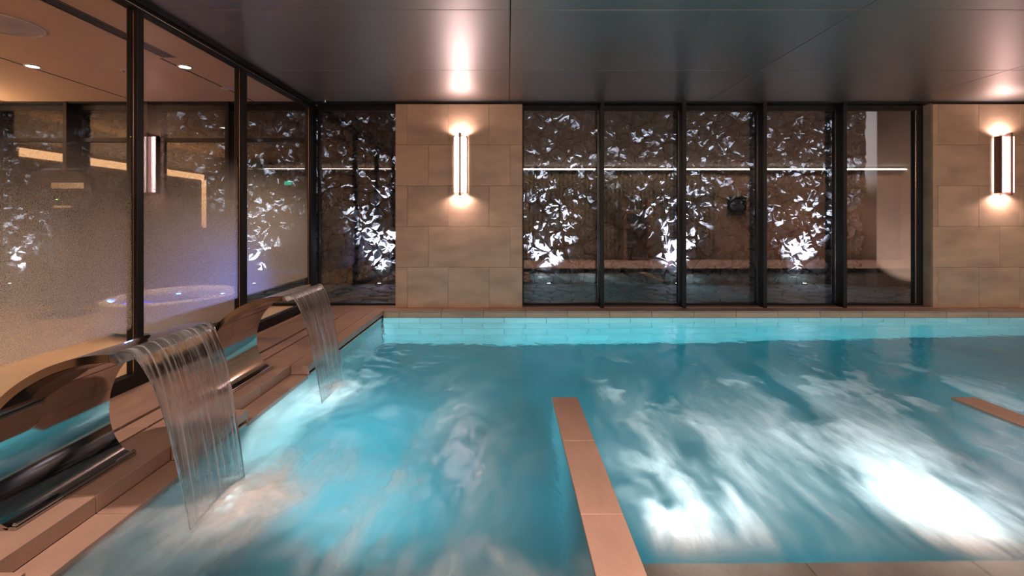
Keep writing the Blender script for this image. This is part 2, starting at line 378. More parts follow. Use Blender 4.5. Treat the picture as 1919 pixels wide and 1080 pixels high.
# ---------------------------------------------------------------- windows in the back wall
def long_window(name, xl, xr, fins, label, jl=0.03, jr=0.03, transom=None, jamb_side=True):
    o = MB().box(xl, xr, YG - 0.03, YG + 0.05, -0.02, 0.045, 0.004).build(name, 'black')   # bottom rail carries the rest
    structure(o, label)
    MB().box(xl, xr, YG - 0.03, YG + 0.05, 2.945, ZC + 0.03, 0.004).build('head_rail', 'black', o)
    MB().box(xl, xr, YG - 0.18, YG - 0.03, 3.015, ZC + 0.03, 0.004).build('head_soffit', 'black', o)
    MB().box(xl, xl + jl, YG - 0.03, YG + 0.05, 0.045, 2.945, 0.003).build('jamb', 'black', o)
    MB().box(xr - jr, xr, YG - 0.03, YG + 0.05, 0.045, 2.945, 0.003).build('jamb', 'black', o)
    for x in fins:
        piece('mullion_fin', x, x + 0.06, YG - 0.19, YG + 0.05, 0.0, ZC, 'black', o, 0.004)
    ed = [xl + jl] + [v for x in fins for v in (x, x + 0.06)] + [xr - jr]
    for a, b in zip(ed[0::2], ed[1::2]):
        if transom:
            piece('transom', a, b, YG - 0.03, YG + 0.04, transom - 0.03, transom + 0.03, 'black', o, 0.003)
            piece('glass_pane', a, b, YG, YG + 0.008, 0.045, transom - 0.03, 'glass', o, 0.0005)
            piece('glass_pane', a, b, YG, YG + 0.008, transom + 0.03, 2.945, 'glass', o, 0.0005)
        else:
            piece('glass_pane', a, b, YG, YG + 0.008, 0.045, 2.945, 'glass', o, 0.0005)
        # slim brushed edge bead that catches the light
        MB().box(b - 0.008, b, YG - 0.045, YG - 0.031, 0.045, 2.945).build('edge_bead', 'steelb', o)
    return o
XJ = px(979)
long_window('window_2', XJ - 0.01, 6.24, [1.353, 2.56, 3.745, 4.92], 'long dark framed window of five panes with deep fins facing the lit stone wall', 0.035, 0.12)
long_window('window_1', XG + 0.03, px(741) + 0.01, [], 'dark framed corner window between the glass partition and the tiled pier', 0.02, 0.02)
long_window('window_3', -11.0, XG - 0.1, [-4.13 - 1.19 * k - 0.03 for k in range(6)][::-1], 'dark framed windows with a transom at the back of the spa room behind the partition', 0.03, 0.03, transom=2.50)
# tiled reveal at the right of the long window, sills
structure(MB().box(6.24, px(1748), YW + 0.02, YG + 0.05, 0, ZC).build('trim_1', 'tile'), 'stone reveal at the right end of the long window')
o = structure(MB().box(XG, px(741), YW, YG + 0.02, -0.03, 0.015, 0.003).build('trim_2', 'deck'), 'stone sill under the corner window')
o = structure(MB().box(XJ, px(1748), YW, YG - 0.03, -0.03, 0.012, 0.003).build('trim_3', 'deck'), 'stone sill under the long window')

# ---------------------------------------------------------------- glass partition at the left
part = MB().box(XG - 0.085, XG, -1.1, YG - 0.05, 0.0, 0.10, 0.004).build('window_4', 'black')
structure(part, 'tall dark framed glass partition with speckled frosted lower half')
MB().box(XG - 0.085, XG, -1.1, YG - 0.02, 2.945, ZC + 0.02, 0.004).build('head_rail', 'black', part)
MB().box(XG, XG + 0.03, -1.1, YG - 0.18, 2.99, ZC + 0.02, 0.004).build('head_cover', 'black', part)
MB().box(XG, XG + 0.006, -1.1, YG - 0.18, 2.955, 2.963).build('head_bead', 'steelb', part)
posts = [(0.6, 0.67), (2.08, 2.15), (3.547, 3.615), (4.945, 5.045), (6.66, 6.86)]
for a, b in posts:
    mu = MB().box(XG - 0.085, XG, a, b, 0.10, 2.945, 0.003).build('mullion', 'black', part)
    MB().box(XG - 0.030, XG - 0.023, a - 0.004, a, 0.10, 2.945).build('edge_bead', 'gold', mu)
ed = [-1.1] + [v for p in posts for v in p]
for a, b in zip(ed[0::2], ed[1::2]):
    piece('glass_pane', XG - 0.05, XG - 0.04, a, b, 0.10, 2.945, 'frost', part, 0.0005)

# ---------------------------------------------------------------- ceilings
cl = MB().box(XG, XR, -1.1, YG + 0.2, ZC + 0.012, ZC + 0.12).build('ceiling', 'void')
structure(cl, 'flat ceiling of satin grey metal panels over the pool')
ys = [-1.1, 0.71, 2.24, 3.77, 5.30, 6.83]
xs = [XG, 0.02, 2.92, 5.82, 8.72, 11.62, XR]
for a, b in zip(xs[:-1], xs[1:]):
    for c, d in zip(ys[:-1], ys[1:]):
        piece('ceiling_panel', a + 0.004, b - 0.004, c + 0.004, d - 0.004, ZC, ZC + 0.02, 'ceil', cl, 0.002)
sc_ = MB().box(-11, XG, -1.1, YG + 0.1, ZC, ZC + 0.12)
o = sc_.build('ceiling', 'plaster'); structure(o, 'warm beige plaster ceiling of the spa room beyond the glass')
for x, y0, y1 in ((-5.45, -1.0, 6.75), (-3.74, 4.9, 6.75), (-7.4, -1, 6.75)):
    MB().box(x - 0.012, x + 0.012, y0, y1, ZC - 0.002, ZC + 0.004).build('shadow_joint', 'void', o)
o = empty('slot_diffuser', (-3.625, 2.4, ZC)); tag(o, 'long dark linear air slot in the beige spa ceiling', 'air vent')
MB().box(-0.065, 0.065, -2.4, 2.47, -0.003, 0.0).build('slot', 'void', o)
for k in (-1, 1): MB().box(k * 0.062 - 0.006, k * 0.062 + 0.006, -2.4, 2.47, -0.008, 0.0).build('frame', 'bronze', o)
MB().box(-0.02, -0.012, -2.4, 2.47, -0.007, -0.003).build('blade', 'bronze', o); MB().box(0.012, 0.02, -2.4, 2.47, -0.007, -0.003).build('blade', 'bronze', o)
o = empty('ceiling_speaker', (-4.50, 4.02, ZC)); tag(o, 'round pale speaker disc set in the beige spa ceiling at the upper left', 'speaker')
MB().lathe((0, 0, 0), [(0.30, 0.0), (0.30, -0.008), (0.285, -0.012), (0.283, 0.0)], 40).build('rim', 'white', o, True)
MB().lathe((0, 0, 0), [(0.282, 0.0), (0.282, -0.006), (0.1, -0.009), (0.01, -0.009)], 40).build('grille', surf('grey_mesh', (0.42, 0.38, 0.38), 0.7, speck=0.3), o, True)
def recessed(x, y, r, label, grp, m='dl'):
    o = empty('recessed_downlight', (x, y, ZC)); tag(o, label, 'ceiling light', grp)
    MB().lathe((0, 0, 0), [(r, 0.0), (r, -0.006), (r * .8, -0.009), (r * .74, 0.0)], 24).build('trim_ring', 'white', o, True)
    MB().lathe((0, 0, 0), [(r * .72, 0.0), (r * .72, -0.003), (r * .2, -0.005)], 24).build('lens', m, o, True)
recessed(-5.38, 5.15, 0.075, 'small round lit downlight beside the long joint in the spa ceiling, far left', None)
recessed(-3.67, 5.17, 0.075, 'small round lit downlight just past the end of the dark air slot', None)
recessed(-3.72, 6.02, 0.07, 'small downlight in the spa ceiling nearest the stone wall windows', None, 'white')
for (x, y, e), wh in zip(DOWN, ('nearest the glass partition', 'second from the glass partition', 'middle of the five', 'second from the far end wall', 'nearest the far end wall')): recessed(x, y, 0.05, 'small recessed downlight above the rear deck, ' + wh, 'downlights over the rear deck')
for x, wh in REAR_FILL: recessed(x, -0.35, 0.05, 'small added downlight brightening the rear deck, ' + wh, 'added downlights brightening the rear deck')  # fixtures for the added row that brightens the rear deck
o = empty('motion_sensor', (-4.45, 5.27, ZC)); tag(o, 'tiny round sensor on the beige spa ceiling left of the near mullion', 'sensor')
MB().lathe((0, 0, 0), [(0.035, 0.0), (0.035, -0.012), (0.015, -0.02)], 20).build('body', 'white', o, True)
MB().lathe((0, 0, -0.02), [(0.013, 0.0), (0.008, -0.006)], 12).build('lens', 'void', o, True)
o = empty('sprinkler_head', (-2.66, 6.62, ZC)); tag(o, 'tiny chrome sprinkler head on the ceiling above the corner window', 'sprinkler')
MB().lathe((0, 0, 0), [(0.035, 0), (0.035, -0.005), (0.012, -0.008), (0.010, -0.03)], 16).build('escutcheon', 'steelb', o, True)
MB().lathe((0, 0, -0.034), [(0.004, 0.006), (0.03, 0.0), (0.03, -0.003), (0.004, -0.004)], 16).build('deflector', 'steelb', o, True)

# ---------------------------------------------------------------- deck
YJ = [-1.1, -0.02, 0.70, 1.425, 2.144, 2.86, 3.575, 4.29, 5.01, 5.72, 6.43, YG - 0.05]
floor = MB().box(XG - 0.1, -1.80, -1.1, YG + 0.1, -1.6, -0.11).build('floor', 'grout')
structure(floor, 'brown stone tiled deck around the pool')
MB().box(XG, -1.96, -1.1, YG, -0.115, -0.025).build('screed', 'grout', floor)
strips = [(XG, -2.435), (-2.405, -2.265), (-2.25, XP - 0.16)]
for k in range(len(YJ) - 1):
    a, b = YJ[k], YJ[k + 1]
    for x0, x1 in strips:
        piece('deck_tile', x0 + G, x1 - G, a + G, b - G, -0.025, 0.0, 'deck', floor)
for x0, x1 in ((-2.435, -2.405), (-2.265, -2.25)):   # drain slots
    MB().box(x0, x1, -1.0, 6.05, -0.03, -0.018).build('drain_slot', 'void', floor)
    MB().box(x0, x1, 6.05, YG - 0.05, -0.03, -0.0005).build('deck_tile', 'deck', floor)
# edge strip at the pool: full height, with two sunken bays for the fountains
XE = XP - 0.16
def edge(a, b, z):
    piece('edge_tile', XE + 0.001, XP, a + G, b - G, z - 0.06, z, 'deck', floor)
for a, b in ((-1.1, 0.70), (0.70, 1.425), (1.425, 1.68), (2.62, 2.86), (2.86, 3.12), (4.06, 4.29), (4.29, 5.01), (5.01, 5.72), (5.72, 6.43), (6.43, YP + 0.0)):
    edge(a, b, 0.0)
for a, b in ((1.68, 2.144), (2.144, 2.62), (3.12, 3.575), (3.575, 4.06)):
    edge(a, b, -0.083)
# curb faces of the sunken bays
for a, b in ((1.68, 2.144), (2.144, 2.62), (3.12, 3.575), (3.575, 4.06)):
    piece('curb_tile', XE - 0.018, XE, a + G, b - G, -0.083, -0.001, 'deck', floor)
for y in (1.68, 2.62, 3.12, 4.06):
    s = -1 if y in (1.68, 3.12) else 1
    MB().box(XE, XP, min(y, y + s * 0.02), max(y, y + s * 0.02), -0.083, -0.001, 0.002).build('curb_tile', 'deck', floor)
# far deck ledge between pool and back wall
fl2 = MB().box(XP, XR, YP + 0.012, YG + 0.1, -1.6, -0.025).build('floor', 'grout')
structure(fl2, 'narrow brown stone ledge between the far pool edge and the windows')
k = 0; x = px(748, YP)
xx = [XP]
while x < XR: xx.append(x); x += 0.6
xx.append(XR)
for a, b in zip(xx[:-1], xx[1:]):
    piece('ledge_tile', a + G, b - G, YP, YW - 0.001, -0.022, 0.0, 'deck', fl2)
    piece('edge_tile', a + G, b - G, YP, YP + 0.012, -0.092, -0.023, 'tile', fl2)
piece('edge_tile', XE + 0.001, XP - G, YP + G, YW - 0.002, -0.06, 0.0, 'deck', floor)
# rear deck (camera side), spa floor
fl3 = MB().box(XP, XR, -1.1, YN, -1.6, -0.025).build('floor', 'grout')
structure(fl3, 'stone deck on the camera side of the pool')
for a in np.arange(XP, XR, 0.72):
    for c, d in ((-1.1, 0.0), (0.0, 0.85), (0.85, YN)):
        piece('deck_tile', float(a) + G, float(a) + 0.72 - G, c + G, d - G, -0.022, 0.0, 'deck', fl3)
structure(MB().box(-11, XG - 0.08, -1.1, YG, -0.12, 0.0).build('floor', 'spafloor'), 'warm stone floor of the spa room beyond the glass')

# ---------------------------------------------------------------- pool basin
ZF = -1.42
basin = MB().box(XP - 0.1, XR, YN - 0.1, YP + 0.1, ZF - 0.12, ZF).build('floor', 'poolf')
structure(basin, 'submerged stone floor of the pool')
pw = MB().box(XP - 0.0, XR, YP + 0.02, YP + 0.05, ZF, -0.095).build('wall_back', 'grout')
structure(pw, 'pale submerged tiled wall along the far side of the pool')
zr = [-0.095, -0.40, -0.70, -1.0, -1.3, ZF]
for r in range(5):
    off = 0.3 * (r % 2)
    xb = [XP] + [v for v in (px(787, YP) + 0.6 * k + off for k in range(-6, 30)) if XP + .03 < v < XR - .03] + [XR]
    for a, b in zip(xb[:-1], xb[1:]):
        piece('pool_tile', a + G, b - G, YP, YP + 0.02, zr[r + 1] + G, zr[r] - G, 'poolt', pw)
pl = MB().box(XP - 0.06, XP - 0.03, YN, YP, ZF, -0.10).build('wall_left', 'grout')
structure(pl, 'pale submerged tiled wall along the left side of the pool under the fountains')
for r in range(5):
    off = 0.3 * (r % 2)
    yb = [YN] + [v for v in (YP - 0.6 * k - off for k in range(9, -1, -1)) if YN + .03 < v < YP - .03] + [YP]
    for a, b in zip(yb[:-1], yb[1:]):
        piece('pool_tile', XP - 0.03, XP - 0.012, a + G, b - G, zr[r + 1] + G, zr[r] - G, 'poolt', pl)
structure(MB().box(XP, XR, YN - 0.02, YN, ZF, -0.11).build('wall_front', 'poolt'), 'submerged wall on the camera side of the pool')
structure(MB().box(XR - 0.02, XR + 0.05, YN, YP, ZF, 0.0).build('wall_right', 'poolt'), 'submerged end wall of the pool')
bn = empty('submerged_bench', (0, 0, 0)); tag(bn, 'brown stone bench under the water at the near pool edge, bottom right', 'bench')
for a in np.arange(0.56, XR - 0.7, 0.7):
    piece('bench_tile', float(a) + G, float(a) + 0.7 - G, YN, 1.93, -0.25, -0.20, 'bench', bn)
MB().box(0.55, XR - 0.7, YN, 1.91, ZF, -0.25).build('bench_body', 'poolt', bn)

# dividers
def divider(x0, x1, yend, label):
    o = MB().box(x0 + 0.012, x1 - 0.012, YN, yend - 0.012, ZF, -0.12).build('pool_divider', 'poolf')
    tag(o, label, 'divider wall', 'stone topped walls between the massage bays')
    ys_ = [YN - 0.0, 2.144, 2.86, yend]
    MB().box(x0 + 0.004, x1 - 0.004, YN + 0.004, yend - 0.004, -0.124, -0.0935).build('grout_bed', 'void', o)
    for a, b in zip(ys_[:-1], ys_[1:]):
        piece('coping_tile', x0, x1, a + 0.0016, b - 0.0016, -0.125, -0.088, 'deck', o)
    return o
divider(0.343, 0.543, 3.56, 'low stone topped wall in the middle of the pool running away from the camera')
divider(3.46, 3.66, 3.56, 'low stone topped wall in the water at the right edge of the photo')

# ---------------------------------------------------------------- water
def vnoise(x, y, seed, o=4, g=0.5):
    r = np.random.default_rng(seed); T = r.random((256, 256)); tot = 0; amp = 1; s = 0
    for k in range(o):
        xi = np.floor(x).astype(int); yi = np.floor(y).astype(int); fx = x - xi; fy = y - yi
        fx = fx * fx * (3 - 2 * fx); fy = fy * fy * (3 - 2 * fy)
        a = T[xi % 256, yi % 256]; b = T[(xi + 1) % 256, yi % 256]; c = T[xi % 256, (yi + 1) % 256]; d = T[(xi + 1) % 256, (yi + 1) % 256]
        tot = tot + amp * ((a * (1 - fx) + b * fx) * (1 - fy) + (c * (1 - fx) + d * fx) * fy); s += amp; amp *= g
        x = x * 2.03 + 17.1; y = y * 2.03 + 5.7
    return tot / s
def sstep(a, b, v):
    t = np.clip((v - a) / (b - a), 0, 1); return t * t * (3 - 2 * t)
def gs(v, s): return np.exp(-(v / s) ** 2)
FALLS = [(1.90, 2.52, (2.03, 2.44)), (3.36, 4.00, (3.46, 3.90))]
def foam_field(x, y):
    wx = vnoise(x * 1.3, y * 0.9, 3) - .5; wy = vnoise(x * 1.3 + 40, y * 0.9, 4) - .5
    X = x + 0.45 * wx; Y = y + 0.6 * wy
    st = vnoise(X * 4.6 - Y * 0.8, Y * 1.0 + X * .3, 5, 4, 0.5)              # streaks along the flow
    bl = vnoise(X * 3.2, Y * 2.6, 9, 4)
    right = sstep(0.5, 0.6, x) * (1 - sstep(3.35, 3.5, x)) 
    A = gs(x - (2.02 - 0.10 * (y - 1.9)), 0.20 + 0.16 * (y - 1.9).clip(0)) * gs((y - 1.9).clip(-1), 1.0)
    A2 = gs(x - (2.2 + 0.05 * (y - 1.9)), 0.55) * gs(y - 2.9, 1.3)
    B = gs(x - 0.80, 0.20 + 0.08 * (y - 1.9).clip(0)) * gs(y - 2.1, 0.55)
    C = gs(x - 1.15, 0.35) * gs(y - 2.7, 1.0)
    f = right * (1.0 * A * sstep(0.25, 0.55, st + .25 * A) + 0.55 * A2 * sstep(0.38, 0.72, st) + 1.1 * B * sstep(0.35, 0.62, bl) + 0.6 * C * sstep(0.40, 0.75, st))
    far = gs(y - 3.9, 0.7) * sstep(0.5, 1.0, x) * (1 - sstep(3.6, 4.3, x))
    f = f + 0.8 * far * sstep(0.56, 0.68, bl)
    f = f + 0.20 * right * gs(y - 2.8, 1.5) * sstep(0.2, 0.7, st) + 0.02
    f = f * np.where(x > 0.5, 0.12 + 0.88 * sstep(1.82, 2.02, y + 0.12 * wx), 1.0)
    # around the two cascades
    s1 = gs(np.hypot((x + 1.28) * 1.0, (y - 2.28) * 1.1), 0.42); s2 = gs(np.hypot(x + 1.42, (y - 3.75) * 1.2), 0.28)
    f = f + 0.6 * s1 * sstep(0.22, 0.75, st) + 0.9 * s2 * sstep(0.25, 0.6, bl)
    f = f + 0.35 * gs(np.hypot((x + .95), (y - 2.4)), 0.75) * sstep(0.45, 0.72, st) + 0.3 * gs(np.hypot(x + 1.0, y - 3.8), 0.6) * sstep(0.5, 0.75, st)
    wv = vnoise(X * 3.0 + Y * 2.2, Y * 1.6 - X * 2.0, 17, 4, 0.55)
    f = f + (x < 0.35) * gs(y - 2.2, 1.2) * 0.28 * sstep(0.48, 0.78, wv)
    f = f + 0.13 * gs(np.hypot(x + .25, (y - 2.8) * .8), 0.35) * sstep(0.3, 0.75, st)
    f = f + 0.35 * gs(np.hypot(x + 1.15, (y - 4.6) * .8), 0.5) * sstep(0.6, 0.7, vnoise(X * 9, Y * 9, 12))
    return np.clip(f, 0, 1)
gx = np.concatenate([np.arange(XP - 0.025, 4.2, 0.022), np.arange(4.2, XR + 0.02, 0.08)])
gy = np.arange(YN - 0.02, YP + 0.03, 0.022); gy[-1] = YP + 0.03
nx, ny = len(gx), len(gy)
GX, GY = np.meshgrid(gx, gy, indexing='ij')
foam = foam_field(GX, GY)
h = (vnoise(GX * 2.2, GY * 2.0, 21, 4) - .5) * 0.020
calm = 0.35 + 0.65 * (1 - sstep(4.6, 6.0, GY)) * (1 - 0.5 * sstep(4, 6, GX))
jet = foam * 0.02 + sstep(0.5, 0.6, GX) * (1 - sstep(3.3, 3.6, GX)) * gs(GY - 2.6, 1.2) * (vnoise(GX * 5, GY * 4, 22, 4) - .5) * 0.03
rip = 0
for (x0, y0) in ((-1.40, 2.25), (-1.42, 3.7)):
    d = np.hypot(GX - x0, GY - y0); rip = rip + 0.008 * np.sin(d * 42) * np.exp(-d * 2.6)
H = ZW + h * calm + jet * 0.5 + rip * 0.8
edgef = np.clip(np.minimum.reduce([(GX - XP) / 0.15, (YP - GY) / 0.15, np.abs(GX - 0.443) / 0.1 - 1 + 1.0 * (GY > 3.6), np.full_like(GX, 9.)]), 0, 1)
H = ZW - 0.002 + (H - ZW) * edgef
verts = np.stack([GX, GY, H], -1).reshape(-1, 3)
I = np.arange(nx * ny).reshape(nx, ny)
quads = np.stack([I[:-1, :-1], I[1:, :-1], I[1:, 1:], I[:-1, 1:]], -1).reshape(-1, 4).tolist()
ring = list(I[:, 0]) + list(I[-1, 1:]) + list(I[-2::-1, -1]) + list(I[0, -2:0:-1])
nb = len(verts); bot = verts[ring].copy(); bot[:, 2] = ZF - 0.05
verts = np.concatenate([verts, bot]); n = len(ring)
for i in range(n):
    j = (i + 1) % n; quads.append([int(ring[j]), int(ring[i]), nb + i, nb + j])
quads.append([nb + i for i in range(n)][::-1])
me = bpy.data.meshes.new('pool_water'); me.from_pydata(verts.tolist(), [], quads); me.update()
at = me.attributes.new('foam', 'FLOAT', 'POINT'); at.data.foreach_set('value', np.concatenate([foam.reshape(-1), np.zeros(n)]).astype(np.float32))
me.polygons.foreach_set('use_smooth', [True] * (len(quads) - 1 - n) + [False] * (n + 1))
me.materials.append(M['water'])
o = link('pool_water', me); tag(o, 'turquoise churning pool water with streaks of white foam', 'water', None, 'stuff')

# underwater lamps
for i, (x, y, z, e, where) in enumerate(UW):
    o = empty('underwater_lamp', (x, y, z)); tag(o, 'round underwater lamp ' + where, 'pool light', 'underwater lamps in the near pool wall')
    MB().lathe((0, 0, 0), [(0.085, 0.0), (0.085, 0.012), (0.07, 0.018), (0.068, 0.0)], 24).build('bezel', 'steelb', o, True)
    MB().lathe((0, 0, 0), [(0.066, 0.0), (0.066, 0.008), (0.02, 0.012)], 24).build('lens', 'uwl', o, True)
    o.rotation_euler = (0, math.pi / 2, 0) if x < -1 else (-math.pi / 2, 0, 0)

# ---------------------------------------------------------------- fountains
def smooth_curve(pts, n=6):
    P = [Vector(p) for p in pts]; P = [P[0] * 2 - P[1]] + P + [P[-1] * 2 - P[-2]]; out = []
    for i in range(1, len(P) - 2):
        for k in range(n):
            t = k / n; a, b, c, d = P[i - 1], P[i], P[i + 1], P[i + 2]
            out.append(0.5 * ((2 * b) + (c - a) * t + (2 * a - 5 * b + 4 * c - d) * t * t + (3 * b - a - 3 * c + d) * t ** 3))
    out.append(P[-2]); return out
PROF = [(-2.085, 0.012), (-2.125, 0.035), (-2.165, 0.085), (-2.195, 0.155), (-2.208, 0.25), (-2.195, 0.36), (-2.145, 0.475), (-2.06, 0.565), (-1.955, 0.632), (-1.85, 0.674), (-1.75, 0.696), (-1.665, 0.702)]
def fountain(y0, y1, label):
    o = empty('cascade_fountain', (-2.10, (y0 + y1) / 2, 0)); tag(o, label, 'fountain', 'stainless steel cascade fountains on the deck')
    ox, oy = -2.10, (y0 + y1) / 2
    c = smooth_curve(PROF, 5); m = len(c)
    th = [0.012 + 0.022 * min(1, i / (m * .55)) for i in range(m)]
    outer = []
    for i, p in enumerate(c):
        t = (c[min(i + 1, m - 1)] - c[max(i - 1, 0)]).normalized(); nrm = Vector((-t.y, t.x))    # left of travel = outside of the C
        nrm = -nrm if (nrm.x > 0 and nrm.y < 0) else nrm
        q = p + Vector((-t.y, t.x)) * (-th[i])
        outer.append(q)
    # make sure the offset lies outside (farther from the middle of the C)
    cen = Vector((-1.9, 0.3))
    if (outer[m // 2] - cen).length < (c[m // 2] - cen).length: outer = [p * 2 - q for p, q in zip(c, outer)]
    loop = c + outer[::-1]; n = len(loop); b = MB()
    vs = [(p.x - ox, y - oy, p.y) for y in (y0, y1) for p in loop]
    fs = [(i, (i + 1) % n, n + (i + 1) % n, n + i) for i in range(n)]
    for s_ in (0, n):
        for i in range(m - 1): fs.append((s_ + i, s_ + i + 1, s_ + n - 2 - i, s_ + n - 1 - i))
    b.add(vs, fs); b.build('curved_blade', 'steel', o, True)
    # spout lip: a short nose that turns down over the pool
    lp = [(-1.668, 0.7025), (-1.645, 0.700), (-1.63, 0.692)]
    b = MB(); q = [(x - ox, z) for x, z in lp] + [(x - ox, z + 0.03 - 0.012 * k) for k, (x, z) in reversed(list(enumerate(lp)))]
    n = len(q); b.add([(x, y - oy, z) for y in (y0, y1) for x, z in q], [(i, (i + 1) % n, n + (i + 1) % n, n + i) for i in range(n)] + [tuple(range(n)), tuple(range(n, 2 * n))])
    b.build('spout_lip', 'steelb', o)
    # foot flange
    MB().box(-2.235 - ox, -2.055 - ox, y0 - oy, y1 - oy, 0.0, 0.014, 0.003).build('foot_flange', 'steel', o)
    MB().box(-2.075 - ox, -2.055 - ox, y0 - oy, y1 - oy, 0.014, 0.03, 0.005).build('foot_bead', 'steel', o)
    for y in (y0 + 0.05, y1 - 0.05):
        MB().lathe((-2.215 - ox, y - oy, 0.014), [(0.009, 0), (0.009, 0.005), (0.004, 0.007)], 8).build('bolt', 'steelb', o)
    return o
fountain(*FALLS[0][:2], 'large curved stainless steel cascade fountain nearest the camera at the left')
fountain(*FALLS[1][:2], 'curved stainless steel cascade fountain farther away beside the glass partition')

def cascade(y0, y1, land, label):
    ns, nt_ = 60, 40; b = MB(); vs = []; ox, oy = -1.64, (y0 + y1) / 2
    R = np.random.default_rng(int(y0 * 100)); ph = R.random(8) * 6.28
    for side in (0, 1):
        for i in range(nt_ + 1):
            t = i / nt_; T = t * 0.408
            x = -1.665 + 0.015 * (t > 0) + 0.57 * T; z = 0.735 - 0.012 * t - 4.95 * T * T
            z = max(z, ZW - 0.03)
            k = t ** 0.8
            ya = (y0 + 0.03) * (1 - k) + land[0] * k; yb = (y1 - 0.02) * (1 - k) + land[1] * k
            for j in range(ns + 1):
                s_ = j / ns
                rip_ = sum(math.sin(s_ * (17 + 11 * q) + ph[q] + t * 1.5 * math.sin(ph[q])) for q in range(6)) / 6
                bead = math.exp(-((min(s_, 1 - s_)) / 0.02) ** 2)
                off = 0.0025 + 0.0022 * rip_ * min(1, t * 4) + 0.006 * bead
                vs.append((x + (off if side == 0 else -0.001) - ox, ya + (yb - ya) * s_ - oy, z + (off * .6 if side == 0 else 0)))
    K = (ns + 1) * (nt_ + 1); fs = []
    for sd in (0, 1):
        for i in range(nt_):
            for j in range(ns):
                a = sd * K + i * (ns + 1) + j; fs.append((a, a + 1, a + ns + 2, a + ns + 1))
    for i in range(nt_):
        for j in (0, ns):
            a = i * (ns + 1) + j; fs.append((a, a + ns + 1, K + a + ns + 1, K + a))
    for j in range(ns):
        for i in (0, nt_):
            a = i * (ns + 1) + j; fs.append((a, a + 1, K + a + 1, K + a))
    b.add(vs, fs); o = b.build('water_curtain', 'fall', None, 'all', (ox, oy, 0))
    return tag(o, label, 'waterfall', 'curtains of water falling from the fountains')
cascade(*FALLS[0], 'wide glassy curtain of water falling from the nearest fountain into the pool')
cascade(*FALLS[1], 'glassy curtain of water falling from the farther fountain into the pool')
def splash(cx, cy_, rx, ry, hgt, label, seed):
    n = 56; xs_ = np.linspace(-1, 1, n); A, B = np.meshgrid(xs_, xs_, indexing='ij'); d = np.hypot(A, B)
    nz = vnoise(A * 5 + 9, B * 5 + 9, seed, 5, .6)
    al = np.clip(1.25 * np.exp(-(d / 0.52) ** 2) * (0.4 + 1.1 * nz), 0, 1) * (1 - sstep(.8, 1, d))
    Z = hgt * np.exp(-(d / .45) ** 2) * (0.5 + nz) + 0.012
    vs = np.stack([A * rx, B * ry, Z], -1).reshape(-1, 3).tolist()
    I = np.arange(n * n).reshape(n, n); q = np.stack([I[:-1, :-1], I[1:, :-1], I[1:, 1:], I[:-1, 1:]], -1).reshape(-1, 4)
    dd = d.reshape(-1); q = [r for r in q.tolist() if min(dd[r]) < 1]
    me = bpy.data.meshes.new('splash_foam'); me.from_pydata(vs, [], q); me.update()
    me.attributes.new('foam', 'FLOAT', 'POINT').data.foreach_set('value', al.reshape(-1).astype(np.float32))
    me.polygons.foreach_set('use_smooth', [True] * len(q)); me.materials.append(M['splash'])
    o = link('splash_foam', me, None, (cx, cy_, ZW)); return tag(o, label, 'foam', None, 'stuff')
splash(-1.28, 2.24, 0.42, 0.40, 0.045, 'misty pinkish foam where the nearest water curtain hits the pool', 31)
splash(-1.42, 3.70, 0.26, 0.34, 0.05, 'bright white foam where the farther water curtain hits the pool', 32)

# ---------------------------------------------------------------- wall sconces
def sconce(x, label):
    o = empty('wall_sconce', (x, YW, 2.10)); tag(o, label, 'wall light', 'vertical wall sconces on the stone tiled wall')
    MB().box(-0.06, 0.06, -0.02, 0.0, -0.40, 0.40, 0.002).build('back_plate', 'bronze', o)
    MB().box(-0.015, 0.015, -0.17, -0.02, -0.45, 0.45, 0.002).build('centre_fin', 'bronze', o)
    for s in (-1, 1):
        MB().box(min(s * 0.088, s * 0.098), max(s * 0.088, s * 0.098), -0.125, -0.015, -0.415, 0.415, 0.002).build('side_shield', 'bronze', o)
        MB().box(min(s * 0.022, s * 0.080), max(s * 0.022, s * 0.080), -0.105, -0.03, -0.405, 0.405, 0.006).build('diffuser', 'diff', o); di = o.children[-1]
        MB().box(min(s * 0.022, s * 0.080), max(s * 0.022, s * 0.080), -0.108, -0.095, -0.412, -0.404, 0.001).build('end_cap', 'bronze', di)
    for s in (-1, 1):
        for t in (-1, 1):
            lamp('sconce_beam', 'SPOT', (x + s * 0.05, YW - 0.07, 2.10 + t * 0.42), (x + s * 0.07, YW - 0.045, 2.10 + t * 1.0), 7.0, (1.0, 0.74, 0.68), spot_size=math.radians(150), spot_blend=0.6, shadow_soft_size=0.02)
    return o
sconce(px(864), 'tall lit bronze sconce on the tiled pier left of the long window')
sconce(7.22, 'tall lit bronze sconce on the tiled wall at the far right')

